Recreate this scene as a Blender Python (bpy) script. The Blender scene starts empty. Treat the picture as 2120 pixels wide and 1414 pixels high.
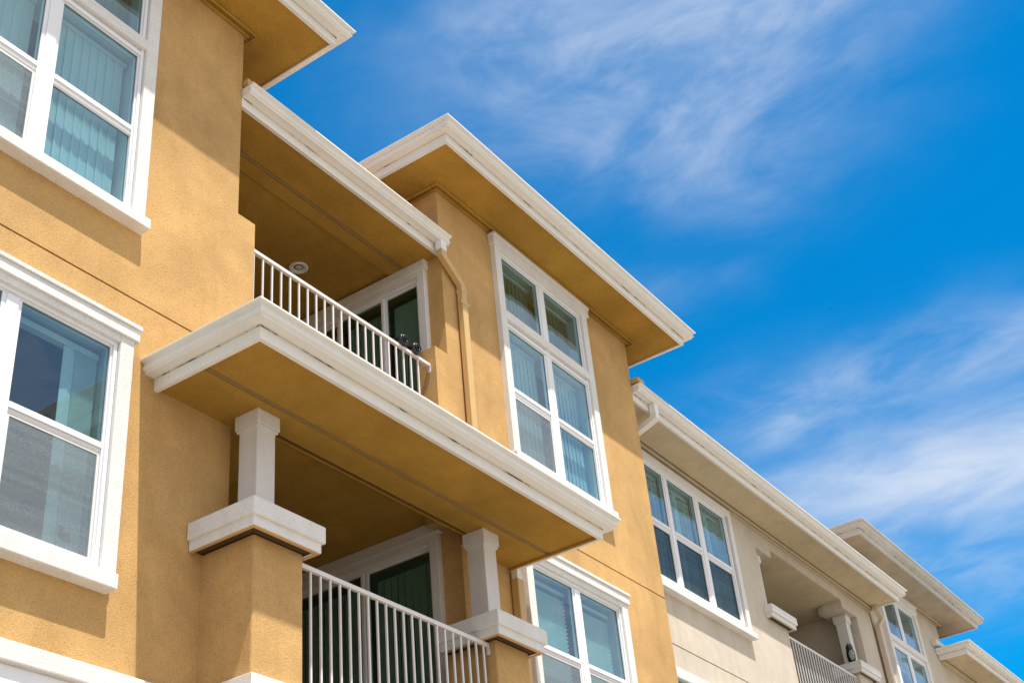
import bpy, bmesh, math, random
from mathutils import Vector, Matrix
random.seed(7)
SC = bpy.context.scene
COL = SC.collection
S = 0.8                     # one layout unit = 0.8 m

# ------------------------------------------------------------------ camera
cam_d = bpy.data.cameras.new("camera")
cam = bpy.data.objects.new("camera", cam_d)
COL.objects.link(cam)
RT = Vector((0.5672959735, -0.8189489646, -0.0865902525))
DN = Vector((0.4108290891, 0.3725684792, -0.8321130860))
FW = Vector((0.7137189489, 0.4364806086, 0.5478046553))
m = Matrix.Identity(4)
for i in range(3):
    m[i][0] = RT[i]; m[i][1] = -DN[i]; m[i][2] = -FW[i]
cam.matrix_world = m
cam_d.sensor_fit = 'HORIZONTAL'
cam_d.sensor_width = 36.0
cam_d.lens = 2759.4063 / 2120 * 36.0
cam_d.clip_start = 0.05
cam_d.clip_end = 5000
SC.camera = cam

# ------------------------------------------------------------------ light
SUN_TO = Vector((-0.068, -0.364, 1.0)).normalized()
ELEV = math.asin(SUN_TO.z)
ROT = math.atan2(SUN_TO.x, SUN_TO.y)
SC.view_settings.view_transform = 'Standard'
SC.view_settings.look = 'None'
SC.view_settings.gamma = 1.0
SC.view_settings.exposure = 0.55
sd = bpy.data.lights.new("sun", 'SUN')
sd.energy = 4.9
sd.angle = math.radians(0.55)
sd.color = (1.0, 0.955, 0.88)
so = bpy.data.objects.new("sun", sd)
COL.objects.link(so)
so.rotation_euler = SUN_TO.to_track_quat('Z', 'Y').to_euler()
so.location = (0, 0, 30)

W = bpy.data.worlds.new("World")
SC.world = W
W.use_nodes = True
nt = W.node_tree
nt.nodes.clear()
def N(t, **k):
    n = nt.nodes.new(t)
    for a, b in k.items():
        setattr(n, a, b)
    return n
def L(a, b): nt.links.new(a, b)
def MATH(op, a, b=None, c=None):
    n = N('ShaderNodeMath', operation=op)
    for i, v in enumerate((a, b, c)):
        if v is None: continue
        if hasattr(v, 'links'): L(v, n.inputs[i])
        else: n.inputs[i].default_value = v
    return n.outputs[0]
sky = N('ShaderNodeTexSky', sky_type='NISHITA')
sky.sun_disc = False
sky.sun_elevation = ELEV
sky.sun_rotation = ROT
sky.altitude = 0
sky.air_density = 1.0
sky.dust_density = 0.35
sky.ozone_density = 3.0
hsv = N('ShaderNodeHueSaturation')
hsv.inputs['Hue'].default_value = 0.492
hsv.inputs['Saturation'].default_value = 1.85
hsv.inputs['Value'].default_value = 1.58
L(sky.outputs[0], hsv.inputs['Color'])
tc = N('ShaderNodeTexCoord')
sep = N('ShaderNodeSeparateXYZ')
L(tc.outputs['Generated'], sep.inputs[0])
zc = MATH('MAXIMUM', sep.outputs[2], 0.05)
px = MATH('DIVIDE', sep.outputs[0], zc)
py = MATH('DIVIDE', sep.outputs[1], zc)
comb = N('ShaderNodeCombineXYZ')
L(px, comb.inputs[0]); L(py, comb.inputs[1])
def noise(scale, detail, rough, dist, sx, sy, rz, off=0.0):
    mp = N('ShaderNodeMapping')
    mp.inputs['Scale'].default_value = (sx, sy, 1)
    mp.inputs['Rotation'].default_value = (0, 0, math.radians(rz))
    mp.inputs['Location'].default_value = (off, off * .7, 0)
    L(comb.outputs[0], mp.inputs[0])
    n = N('ShaderNodeTexNoise')
    n.inputs['Scale'].default_value = scale
    n.inputs['Detail'].default_value = detail
    n.inputs['Roughness'].default_value = rough
    n.inputs['Distortion'].default_value = dist
    L(mp.outputs[0], n.inputs['Vector'])
    return n.outputs[0]
def ramp(v, lo, hi):
    n = N('ShaderNodeMapRange', interpolation_type='SMOOTHSTEP')
    n.inputs['From Min'].default_value = lo
    n.inputs['From Max'].default_value = hi
    L(v, n.inputs['Value'])
    return n.outputs[0]
warp = noise(3.0, 4, .55, .3, 1, 1, 0)
wofs = MATH('MULTIPLY', MATH('SUBTRACT', warp, .5), .20)
pxw = MATH('ADD', px, wofs)
pyw = MATH('SUBTRACT', py, wofs)
def blob(cx, cy, rx, ry, rot, power=1.0):
    c, s = math.cos(math.radians(rot)), math.sin(math.radians(rot))
    dx = MATH('SUBTRACT', pxw, cx); dy = MATH('SUBTRACT', pyw, cy)
    u = MATH('ADD', MATH('MULTIPLY', dx, c / rx), MATH('MULTIPLY', dy, s / rx))
    v = MATH('ADD', MATH('MULTIPLY', dx, -s / ry), MATH('MULTIPLY', dy, c / ry))
    r2 = MATH('ADD', MATH('MULTIPLY', u, u), MATH('MULTIPLY', v, v))
    return MATH('MULTIPLY', MATH('POWER', 2.718, MATH('MULTIPLY', r2, -1.0)), power)
n1 = noise(5.0, 10, .58, .6, 1.25, .85, 8, 3.1)
n2 = noise(9.0, 10, .62, .8, 1.5, .8, 18, 8.2)
f1 = ramp(n1, .34, .72)
f2 = ramp(n2, .36, .74)
CL = [blob(.93, .40, .13, .18, 5, .88), blob(1.06, .36, .16, .13, 0, .52), blob(1.16, .41, .10, .07, 0, .25), blob(1.0, .22, .12, .12, 0, .35), blob(1.34, .58, .07, .08, 30, .22),
      blob(1.76, .42, .12, .32, 10, .42), blob(1.78, .60, .09, .05, 60, .5)]
thin = CL[0]
for c in CL[1:]: thin = MATH('ADD', thin, c)
thin = MATH('MULTIPLY', thin, MATH('ADD', .14, MATH('ADD', MATH('MULTIPLY', f1, .58), MATH('MULTIPLY', f2, .24))))
core = MATH('ADD', blob(2.16, .36, .15, .30, 6, 1.15), MATH('ADD', blob(2.05, .62, .13, .22, 10, .55), blob(1.82, .22, .05, .18, -8, .34)))
core = MATH('MULTIPLY', core, MATH('ADD', .46, MATH('ADD', MATH('MULTIPLY', f1, .55), MATH('MULTIPLY', f2, .14))))
haze = MATH('MULTIPLY', blob(2.5, .42, .40, .36, 0, .34), MATH('ADD', .4, MATH('MULTIPLY', f1, .8)))
cl = MATH('MULTIPLY', MATH('SUBTRACT', 1.0, MATH('POWER', 2.718, MATH('MULTIPLY', MATH('ADD', MATH('ADD', thin, core), haze), -1.25))), 0.97)
mix = N('ShaderNodeMixRGB')
L(cl, mix.inputs[0]); L(hsv.outputs[0], mix.inputs[1])
mix.inputs[2].default_value = (6.3, 6.8, 7.6, 1)
# bright overcast added behind the camera (round the sun), unseen, to fill shaded walls
fb = ramp(MATH('MULTIPLY', sep.outputs[1], -1.0), .0, .42)
fb = MATH('MULTIPLY', fb, MATH('ADD', .62, MATH('MULTIPLY', f1, .42)))
gap = MATH('MINIMUM', MATH('ADD', blob(.92, -1.22, .30, .22, 0, 1.0), blob(1.9, -.95, .55, .30, 0, .55)), .42)  # clear gaps added in the overcast to darken some window reflections
fb = MATH('MULTIPLY', fb, MATH('SUBTRACT', 1.0, gap))
mixb = N('ShaderNodeMixRGB')
L(fb, mixb.inputs[0]); L(mix.outputs[0], mixb.inputs[1])
mixb.inputs[2].default_value = (9.3, 8.8, 8.6, 1)
mix = mixb
bg = N('ShaderNodeBackground')
bg.inputs['Strength'].default_value = 0.085
L(mix.outputs[0], bg.inputs['Color'])
wo = N('ShaderNodeOutputWorld')
L(bg.outputs[0], wo.inputs[0])

# ------------------------------------------------------------------ materials
def newmat(name):
    mt = bpy.data.materials.new(name)
    mt.use_nodes = True
    t = mt.node_tree
    b = t.nodes['Principled BSDF']
    return mt, t, b
def tnoise(t, scale, detail=4, rough=.55, vec=None, dist=0):
    n = t.nodes.new('ShaderNodeTexNoise')
    n.inputs['Scale'].default_value = scale
    n.inputs['Detail'].default_value = detail
    n.inputs['Roughness'].default_value = rough
    n.inputs['Distortion'].default_value = dist
    t.links.new(vec, n.inputs['Vector'])
    return n.outputs[0]
def geo(t):
    return t.nodes.new('ShaderNodeNewGeometry').outputs['Position']
def tramp(t, v, lo, hi, a, b):
    n = t.nodes.new('ShaderNodeMapRange')
    n.inputs['From Min'].default_value = lo; n.inputs['From Max'].default_value = hi
    n.inputs['To Min'].default_value = a; n.inputs['To Max'].default_value = b
    t.links.new(v, n.inputs['Value'])
    return n.outputs[0]
def tmul(t, a, b):
    n = t.nodes.new('ShaderNodeMath'); n.operation = 'MULTIPLY'
    t.links.new(a, n.inputs[0])
    if hasattr(b, 'links'): t.links.new(b, n.inputs[1])
    else: n.inputs[1].default_value = b
    return n.outputs[0]
def stucco(name, col, grain=95, bump=.55, blotch=.16, speck=.22, dist=.004, dirt=(.45, .30, .16)):
    mt, t, b = newmat(name)
    p = geo(t)
    g1 = tnoise(t, grain, 3, .7, p)
    g2 = tnoise(t, grain * .38, 3, .6, p)
    lg = tnoise(t, 1.1, 5, .62, p, .4)
    md = tnoise(t, 5.0, 4, .6, p)
    mp = t.nodes.new('ShaderNodeMapping'); mp.inputs['Scale'].default_value = (2.6, 2.6, .35)
    t.links.new(p, mp.inputs[0])
    st = tnoise(t, 1.6, 5, .65, mp.outputs[0])
    v = tmul(t, tramp(t, g1, .34, .64, 1 - speck, 1 + speck * .5), tramp(t, lg, .3, .7, 1 - blotch, 1 + blotch * .6))
    v = tmul(t, v, tramp(t, md, .3, .7, .955, 1.04))
    sp = tnoise(t, grain * .62, 2, .5, p)
    v = tmul(t, v, tramp(t, sp, .60, .74, 1, 1 - speck * 1.5))
    vm = t.nodes.new('ShaderNodeVectorMath'); vm.operation = 'SCALE'
    vm.inputs[0].default_value = col
    t.links.new(v, vm.inputs['Scale'])
    mx = t.nodes.new('ShaderNodeMixRGB'); mx.blend_type = 'MULTIPLY'
    t.links.new(tramp(t, st, .50, .76, 0, .46), mx.inputs[0])
    t.links.new(vm.outputs[0], mx.inputs[1])
    mx.inputs[2].default_value = (1 - dirt[0] * .45, 1 - dirt[0] * .55, 1 - dirt[0] * .75, 1)
    t.links.new(mx.outputs[0], b.inputs['Base Color'])
    b.inputs['Roughness'].default_value = .93
    b.inputs['Specular IOR Level'].default_value = .15
    ad = t.nodes.new('ShaderNodeMath'); ad.operation = 'ADD'
    t.links.new(g1, ad.inputs[0]); t.links.new(tmul(t, g2, .30), ad.inputs[1])
    bm_ = t.nodes.new('ShaderNodeBump')
    bm_.inputs['Strength'].default_value = bump
    bm_.inputs['Distance'].default_value = dist * 3
    t.links.new(ad.outputs[0], bm_.inputs['Height'])
    t.links.new(bm_.outputs[0], b.inputs['Normal'])
    return mt
def painted(name, col, rough=.42, spec=.4, dirtamt=.10, bump=0.0, streak=True):
    mt, t, b = newmat(name)
    p = geo(t)
    lg = tnoise(t, 2.3, 6, .66, p, .6)
    mp = t.nodes.new('ShaderNodeMapping'); mp.inputs['Scale'].default_value = (5.5, 5.5, .7)
    t.links.new(p, mp.inputs[0])
    st = tnoise(t, 2.2, 6, .7, mp.outputs[0])
    v = tmul(t, tramp(t, lg, .35, .75, 1, 1 - dirtamt), tramp(t, st, .5, .8, 1, 1 - dirtamt * 1.4))
    vm = t.nodes.new('ShaderNodeVectorMath'); vm.operation = 'SCALE'
    vm.inputs[0].default_value = col
    t.links.new(v, vm.inputs['Scale'])
    t.links.new(vm.outputs[0], b.inputs['Base Color'])
    b.inputs['Roughness'].default_value = rough
    b.inputs['Specular IOR Level'].default_value = spec
    wv = tnoise(t, 3.0, 2, .5, p)
    bm_ = t.nodes.new('ShaderNodeBump')
    bm_.inputs['Strength'].default_value = .25 + bump
    bm_.inputs['Distance'].default_value = .004
    t.links.new(wv, bm_.inputs['Height'])
    t.links.new(bm_.outputs[0], b.inputs['Normal'])
    return mt
M = {}
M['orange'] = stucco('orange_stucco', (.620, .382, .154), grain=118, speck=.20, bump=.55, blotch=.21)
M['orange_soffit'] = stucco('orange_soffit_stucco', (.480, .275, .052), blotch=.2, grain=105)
M['cream'] = stucco('cream_stucco', (.625, .550, .450), speck=.12, blotch=.10)
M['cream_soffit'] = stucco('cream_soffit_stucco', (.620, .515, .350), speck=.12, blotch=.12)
M['trim'] = stucco('white_stucco_trim', (.780, .760, .730), grain=120, bump=.45, speck=.12, blotch=.05, dirt=(.25, .2, .1))
M['gutter'] = painted('white_gutter_paint', (.82, .80, .76), .38, .45, .06)
M['vinyl'] = painted('white_vinyl', (.82, .82, .84), .35, .45, .03)
M['rail'] = painted('white_rail_paint', (.72, .70, .68), .40, .45, .08)
M['post'] = painted('white_column_paint', (.70, .67, .64), .5, .35, .08)
M['pipe'] = painted('orange_downspout_paint', (.60, .395, .165), .45, .4, .08)
M['pipe_cream'] = painted('cream_downspout_paint', (.62, .51, .39), .45, .4, .08)
M['lining'] = painted('drywall', (.62, .63, .60), .8, .2, .03)
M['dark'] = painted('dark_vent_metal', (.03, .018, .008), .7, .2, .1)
M['cdark'] = painted('dark_grey_vent', (.05, .04, .028), .7, .2, .1)
M['bead'] = painted('tan_bead', (.56, .36, .16), .5, .3, .05)
M['bead_dark'] = painted('brown_vent_metal', (.16, .10, .045), .6, .3, .05)
M['black'] = painted('black_plastic', (.012, .014, .016), .28, .5, .02)
M['gasket'] = painted('grey_gasket', (.16, .17, .18), .6, .3, .02)
def grime_shadow_mat():
    mt, t, b = newmat('grime_shadow_seam')
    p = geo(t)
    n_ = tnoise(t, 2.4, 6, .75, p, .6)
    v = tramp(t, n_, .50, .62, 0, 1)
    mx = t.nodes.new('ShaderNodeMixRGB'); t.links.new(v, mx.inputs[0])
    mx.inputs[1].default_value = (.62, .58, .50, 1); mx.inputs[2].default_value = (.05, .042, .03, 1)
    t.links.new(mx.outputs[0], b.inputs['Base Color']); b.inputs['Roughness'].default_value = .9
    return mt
M['grime_shadow'] = grime_shadow_mat()  # patchy grime together with a painted shadow gap under the gutters
M['tile'] = painted('clay_tile', (.42, .27, .16), .8, .2, .2)
M['room'] = painted('room_paint', (.30, .30, .28), .9, .1, .02)
M['rib'] = painted('ribbed_ceiling', (.8, .72, .58), .6, .3, .05)
mt, t, b = newmat('sealant')
b.inputs['Base Color'].default_value = (.16, .075, .02, 1); b.inputs['Roughness'].default_value = .9
M['joint'] = mt
mt, t, b = newmat('paving')
p = geo(t)
r_ = tramp(t, tnoise(t, .6, 6, .6, p), .3, .7, .80, 1.1)
vm = t.nodes.new('ShaderNodeVectorMath'); vm.operation = 'SCALE'
vm.inputs[0].default_value = (.27, .235, .18)
t.links.new(r_, vm.inputs['Scale']); t.links.new(vm.outputs[0], b.inputs['Base Color'])
b.inputs['Roughness'].default_value = .9
M['ground'] = mt
M['deck'] = painted('deck_coating', (.11, .095, .08), .8, .2, .1)
M['gutter_old'] = painted('weathered_gutter_paint', (.60, .585, .55), .5, .35, .16)
M['soffit_old'] = stucco('weathered_soffit_stucco', (.47, .40, .31), speck=.10, blotch=.16)
def glass(name, tint, boost=1.0, wav=.010):
    mt = bpy.data.materials.new(name); mt.use_nodes = True
    t = mt.node_tree; t.nodes.clear()
    o = t.nodes.new('ShaderNodeOutputMaterial')
    tr = t.nodes.new('ShaderNodeBsdfTransparent'); tr.inputs[0].default_value = (*tint, 1)
    gl = t.nodes.new('ShaderNodeBsdfGlossy'); gl.inputs['Roughness'].default_value = .012
    gl.inputs['Color'].default_value = (.66, .86, 1.0, 1)
    lw = t.nodes.new('ShaderNodeLayerWeight'); lw.inputs[0].default_value = .5
    pw = t.nodes.new('ShaderNodeMath'); pw.operation = 'POWER'; pw.inputs[1].default_value = 4.2
    t.links.new(lw.outputs['Facing'], pw.inputs[0])
    mp = t.nodes.new('ShaderNodeMapRange')
    mp.inputs['From Min'].default_value = 0; mp.inputs['From Max'].default_value = 1
    mp.inputs['To Min'].default_value = .105 * boost; mp.inputs['To Max'].default_value = 1.2
    t.links.new(pw.outputs[0], mp.inputs['Value'])
    p = geo(t)
    wv = tnoise(t, 1.7, 2, .5, p)
    bm_ = t.nodes.new('ShaderNodeBump')
    bm_.inputs['Strength'].default_value = .6; bm_.inputs['Distance'].default_value = wav
    t.links.new(wv, bm_.inputs['Height']); t.links.new(bm_.outputs[0], gl.inputs['Normal'])
    mx = t.nodes.new('ShaderNodeMixShader')
    t.links.new(mp.outputs[0], mx.inputs[0]); t.links.new(tr.outputs[0], mx.inputs[1]); t.links.new(gl.outputs[0], mx.inputs[2])
    t.links.new(mx.outputs[0], o.inputs[0])
    return mt
M['glass'] = glass('tinted_glass', (.56, .80, .86), 1.35)
M['glass_green'] = glass('green_tinted_glass', (.42, .58, .50), .6)
def translucent(name, col, tc_, stripes=None):
    mt = bpy.data.materials.new(name); mt.use_nodes = True
    t = mt.node_tree; t.nodes.clear()
    o = t.nodes.new('ShaderNodeOutputMaterial')
    d = t.nodes.new('ShaderNodeBsdfDiffuse'); d.inputs[0].default_value = (*col, 1)
    tr = t.nodes.new('ShaderNodeBsdfTranslucent'); tr.inputs[0].default_value = (*tc_, 1)
    mx = t.nodes.new('ShaderNodeMixShader'); mx.inputs[0].default_value = .35
    t.links.new(d.outputs[0], mx.inputs[1]); t.links.new(tr.outputs[0], mx.inputs[2])
    t.links.new(mx.outputs[0], o.inputs[0])
    return mt
M['blind'] = translucent('pale_blind_fabric', (.86, .88, .84), (.7, .75, .7))
M['blind_shaded'] = translucent('shaded_blind_fabric', (.26, .25, .15), (.2, .2, .12))  # transom blinds: the shade under the eave is put into the fabric colour
M['shutter'] = painted('shutter_paint', (.66, .68, .66), .5, .3, .03)
def screen_mat(nm, colr, lo, hi):
    mt = bpy.data.materials.new(nm); mt.use_nodes = True
    t = mt.node_tree; t.nodes.clear()
    o = t.nodes.new('ShaderNodeOutputMaterial')
    tr = t.nodes.new('ShaderNodeBsdfTransparent')
    d = t.nodes.new('ShaderNodeBsdfDiffuse'); d.inputs[0].default_value = (*colr, 1)
    p = geo(t)
    n1_ = tnoise(t, 130, 2, .6, p)
    mpp = t.nodes.new('ShaderNodeMapping'); mpp.inputs['Scale'].default_value = (.25, 1, 9)
    t.links.new(p, mpp.inputs[0])
    n2_ = tnoise(t, 1.0, 3, .5, mpp.outputs[0], .8)
    f = tmul(t, tramp(t, n1_, .3, .7, lo, hi), tramp(t, n2_, .3, .7, .75, 1.15))
    mx = t.nodes.new('ShaderNodeMixShader')
    t.links.new(f, mx.inputs[0]); t.links.new(tr.outputs[0], mx.inputs[1]); t.links.new(d.outputs[0], mx.inputs[2])
    t.links.new(mx.outputs[0], o.inputs[0])
    return mt
M['screen'] = screen_mat('insect_mesh', (.27, .31, .33), .38, .60)
M['screen_dark'] = screen_mat('dark_insect_mesh', (.05, .08, .10), .45, .62)

# ------------------------------------------------------------------ mesh helpers
class MB:
    def __init__(s): s.v = []; s.f = []
    def face(s, pts):
        i = len(s.v); s.v += [tuple(p) for p in pts]; s.f.append(tuple(range(i, i + len(pts))))
    def box(s, x0, x1, y0, y1, z0, z1, T=None):
        if T: c = [T(x, y, z) for x in (x0, x1) for y in (y0, y1) for z in (z0, z1)]
        else: c = [(x, y, z) for x in (x0, x1) for y in (y0, y1) for z in (z0, z1)]
        i = len(s.v); s.v += c
        for q in ((0, 1, 3, 2), (4, 6, 7, 5), (0, 4, 5, 1), (2, 3, 7, 6), (0, 2, 6, 4), (1, 5, 7, 3)):
            s.f.append(tuple(i + k for k in q))
        return s
    def loft(s, rings, closed=True, cap=False):
        i = len(s.v); n = len(rings[0])
        for r in rings: s.v += [tuple(p) for p in r]
        for a in range(len(rings) - 1):
            for b_ in range(n if closed else n - 1):
                c = (b_ + 1) % n
                s.f.append((i + a * n + b_, i + a * n + c, i + (a + 1) * n + c, i + (a + 1) * n + b_))
        if cap:
            s.f.append(tuple(i + k for k in range(n)))
            s.f.append(tuple(i + (len(rings) - 1) * n + k for k in reversed(range(n))))
        return s
    def tube(s, pts, r, n=10, radii=None):
        rings = []
        P = [Vector(p) for p in pts]
        up = Vector((.13, .29, .95)).normalized()
        for k, p in enumerate(P):
            d = (P[min(k + 1, len(P) - 1)] - P[max(k - 1, 0)]).normalized()
            a = d.cross(up)
            if a.length < .1: a = d.cross(Vector((1, 0, 0)))
            a.normalize(); b_ = d.cross(a)
            rr = radii[k] if radii else r
            rings.append([p + (a * math.cos(2 * math.pi * q / n) + b_ * math.sin(2 * math.pi * q / n)) * rr for q in range(n)])
        return s.loft(rings, True, True)
    def build(s, name, mat, parent=None, bevel=0, smooth=False, seg=2, label=None, merge=False):
        me = bpy.data.meshes.new(name)
        me.from_pydata([(a * S, b_ * S, c * S) for a, b_, c in s.v], [], s.f)
        bm = bmesh.new(); bm.from_mesh(me)
        if merge: bmesh.ops.remove_doubles(bm, verts=bm.verts, dist=1e-5)
        bmesh.ops.recalc_face_normals(bm, faces=bm.faces)
        bm.to_mesh(me); bm.free()
        if smooth:
            for p in me.polygons: p.use_smooth = True
        me.materials.append(M[mat] if isinstance(mat, str) else mat)
        o = bpy.data.objects.new(name, me)
        COL.objects.link(o)
        if parent: o.parent = parent; o.matrix_parent_inverse = parent_inv(parent)
        if bevel:
            md = o.modifiers.new('bevel', 'BEVEL'); md.width = bevel * S; md.segments = seg
            md.limit_method = 'ANGLE'; md.angle_limit = math.radians(35)
        if label: o['label'] = label
        return o
def world_loc(o):
    v = Vector(o.location)
    while o.parent: 
        o = o.parent; v += Vector(o.location) 
    return v
def parent_inv(p):
    # parts are written in world coordinates: undo the thing's own location
    q = p
    while q.parent: q = q.parent
    if q is p: return Matrix.Translation(-Vector(p.location))
    return Matrix.Identity(4) if p.parent else Matrix.Translation(-Vector(p.location))
def thing(name, loc, label, cat, group=None):
    o = bpy.data.objects.new(name, None); COL.objects.link(o)
    o.location = tuple(c * S for c in loc)
    o.empty_display_size = .3
    o['label'] = label; o['category'] = cat
    if group: o['group'] = group
    return o
def tag(o, label, cat, group=None):
    o['label'] = label; o['category'] = cat
    if group: o['group'] = group
    return o

def wallgrid(mb, us, zs, depth, T, thick=.3, back=True, border=False):
    """rectilinear wall: depth(uc,zc)-> recess depth of the front skin, or None for an opening"""
    us = sorted(set(us)); zs = sorted(set(zs))
    nu, nz = len(us) - 1, len(zs) - 1
    D = [[depth((us[i] + us[i + 1]) / 2, (zs[j] + zs[j + 1]) / 2) for j in range(nz)] for i in range(nu)]
    def d(i, j):
        if 0 <= i < nu and 0 <= j < nz:
            return thick if D[i][j] is None else D[i][j]
        return thick
    for i in range(nu):
        for j in range(nz):
            a, b_, c, e = us[i], us[i + 1], zs[j], zs[j + 1]
            if D[i][j] is not None:
                q = D[i][j]
                mb.face([T(a, q, c), T(b_, q, c), T(b_, q, e), T(a, q, e)])
                if back: mb.face([T(a, thick, c), T(a, thick, e), T(b_, thick, e), T(b_, thick, c)])
    for i in range(-1, nu):
        for j in range(nz):
            p, q = d(i, j), d(i + 1, j)
            if abs(p - q) > 1e-6 and (border or 0 <= i < nu - 1):
                u = us[i + 1]
                mb.face([T(u, p, zs[j]), T(u, q, zs[j]), T(u, q, zs[j + 1]), T(u, p, zs[j + 1])])
    for i in range(nu):
        for j in range(-1, nz):
            p, q = d(i, j), d(i, j + 1)
            if abs(p - q) > 1e-6:
                z = zs[j + 1]
                mb.face([T(us[i], p, z), T(us[i + 1], p, z), T(us[i + 1], q, z), T(us[i], q, z)])
def rects(rs):
    us, zs = [], []
    for r in rs: us += [r[0], r[1]]; zs += [r[2], r[3]]
    return us, zs
def inside(r, u, z): return r[0] < u < r[1] and r[2] < z < r[3]
TF = lambda yw: (lambda u, d, z: (u, yw + d, z))     # front wall: d goes into the building
TSL = lambda xw: (lambda u, d, z: (xw + d, u, z))    # wall facing -X
TSR = lambda xw: (lambda u, d, z: (xw - d, u, z))    # wall facing +X

# K-style gutter: (out, down-from-lip)
GP = [(.0, -.010), (.150, -.004), (.156, .0), (.170, .0), (.172, -.004), (.172, -.020), (.160, -.026), (.142, -.031),
      (.130, -.038), (.125, -.047), (.126, -.057), (.131, -.068), (.138, -.080), (.141, -.088), (.139, -.096), (.131, -.104), (.118, -.111), (.109, -.117),
      (.109, -.120), (.113, -.122), (.113, -.136), (.0, -.136)]
FP = [(.0, -.030), (.0, -.150), (-.003, -.152), (-.003, -.262), (-.048, -.262), (-.048, -.030)]
def sweep(mb, prof, path, zl, ends=(0, 0)):
    """path: list of (x,y); profile offset to the right-hand (outer) side of the path direction"""
    n = len(path); rings = []
    for k in range(n):
        p = Vector(path[k]).to_2d() if False else Vector((path[k][0], path[k][1]))
        def nrm(a, b_):
            dd = (Vector((b_[0] - a[0], b_[1] - a[1]))).normalized()
            return Vector((dd.y, -dd.x))
        if k == 0: nn = nrm(path[0], path[1]); sc = 1
        elif k == n - 1: nn = nrm(path[-2], path[-1]); sc = 1
        else:
            a = nrm(path[k - 1], path[k]); b_ = nrm(path[k], path[k + 1])
            nn = (a + b_).normalized(); sc = 1 / max(.3, nn.dot(a))
        rings.append([(p.x + nn.x * o * sc, p.y + nn.y * o * sc, zl + z) for o, z in prof])
    mb.loft(rings, True, True)

def eave(parent, rname, xL, xR, yf, yb, zl, left, right, soffit_mat, roof_top=True, soff_z=None, holes=None, name='roof', ylback=None, slope=.28, label=None, gm='gutter'):
    """gutter lip at height zl; fascia face at yf (front), xL / xR (sides)"""
    mb = MB()
    # low hip roof surface
    e = .03
    z0 = zl - .02
    xa, xb = xL + e, xR - e
    run = min((xb - xa) / 2, (yb - yf)) * .98
    za = z0 + run * slope
    ix0 = xa + run if left else xa
    ix1 = xb - run if right else xb
    if ix0 > ix1: ix0 = ix1 = (ix0 + ix1) / 2
    f0, f1 = (xa, yf + e, z0), (xb, yf + e, z0)
    r0, r1 = (ix0, yf + run, za), (ix1, yf + run, za)
    b0, b1 = (xa, yb, z0 if left else za), (xb, yb, z0 if right else za)
    c0, c1 = (ix0, yb, za), (ix1, yb, za)
    mb.face([f0, f1, r1, r0]); mb.face([r0, r1, c1, c0])
    if left: mb.face([f0, r0, c0, b0])
    if right: mb.face([f1, b1, c1, r1])
    rf = mb.build(name, 'tile', parent, label=label)
    path = []
    if left: path.append((xL, ylback if ylback else yb))
    path += [(xL, yf), (xR, yf)]
    if right: path.append((xR, ylback if ylback else yb))
    g = MB(); sweep(g, GP, path, zl); g.build('gutter', gm, rf)
    g = MB(); sweep(g, FP, path, zl); g.build('fascia', gm, rf)
    g = MB(); sweep(g, [(.001, -.137), (.010, -.137), (.006, -.1445), (.001, -.147)], path, zl); g.build('gutter_seam', 'grime_shadow', rf)
    return rf

# ================================================================== GROUND
mb = MB(); mb.face([(-1500, -1500, -2), (1500, -1500, -2), (1500, 1500, -2), (-1500, 1500, -2)])
g = mb.build('ground', 'ground'); g['kind'] = 'structure'

# ================================================================== WINDOWS
def ring(mb, T, u0, u1, z0, z1, w, d0, d1):
    """rectangular frame, outer size given, width w, from d0 (front) to d1"""
    mb.box(u0, u0 + w, d0, d1, z0, z1, T); mb.box(u1 - w, u1, d0, d1, z0, z1, T)
    mb.box(u0 + w, u1 - w, d0, d1, z0, z0 + w, T); mb.box(u0 + w, u1 - w, d0, d1, z1 - w, z1, T)
def vblinds(mb, T, u0, u1, z0, z1, d, pitch=.105, ang=7):
    n = int((u1 - u0) / pitch)
    for k in range(n + 1):
        uc = u0 + (k + .5) * (u1 - u0) / (n + 1)
        a = math.radians(ang + random.uniform(-3, 3))
        w = .056
        rows = []
        zz0 = z0 + random.uniform(-.008, .008)
        for z in (zz0, z1):
            row = []
            for q in (-1, -.5, 0, .5, 1):
                uu = uc + math.cos(a) * w * q
                dd = d + math.sin(a) * w * q + .004 * (1 - q * q)
                row.append(T(uu, dd, z))
            rows.append(row)
        mb.loft(rows, False)
def hblinds(mb, T, u0, u1, z0, z1, d, pitch=.052):
    n = int((z1 - z0) / pitch)
    for k in range(n):
        z = z0 + k * pitch
        mb.face([T(u0, d + .014, z), T(u1, d + .014, z), T(u1, d - .016, z + .030), T(u0, d - .016, z + .030)])
def pane_quad(T, u0, u1, z0, z1, d):
    mb = MB(); mb.face([T(u0, d, z0), T(u1, d, z0), T(u1, d, z1), T(u0, d, z1)]); return mb
def seam(mb, T, u0, u1, z0, z1, d, w=.010):
    ring(mb, T, u0 - .001, u1 + .001, z0 - .001, z1 + .001, w, d, d + .01)

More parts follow.
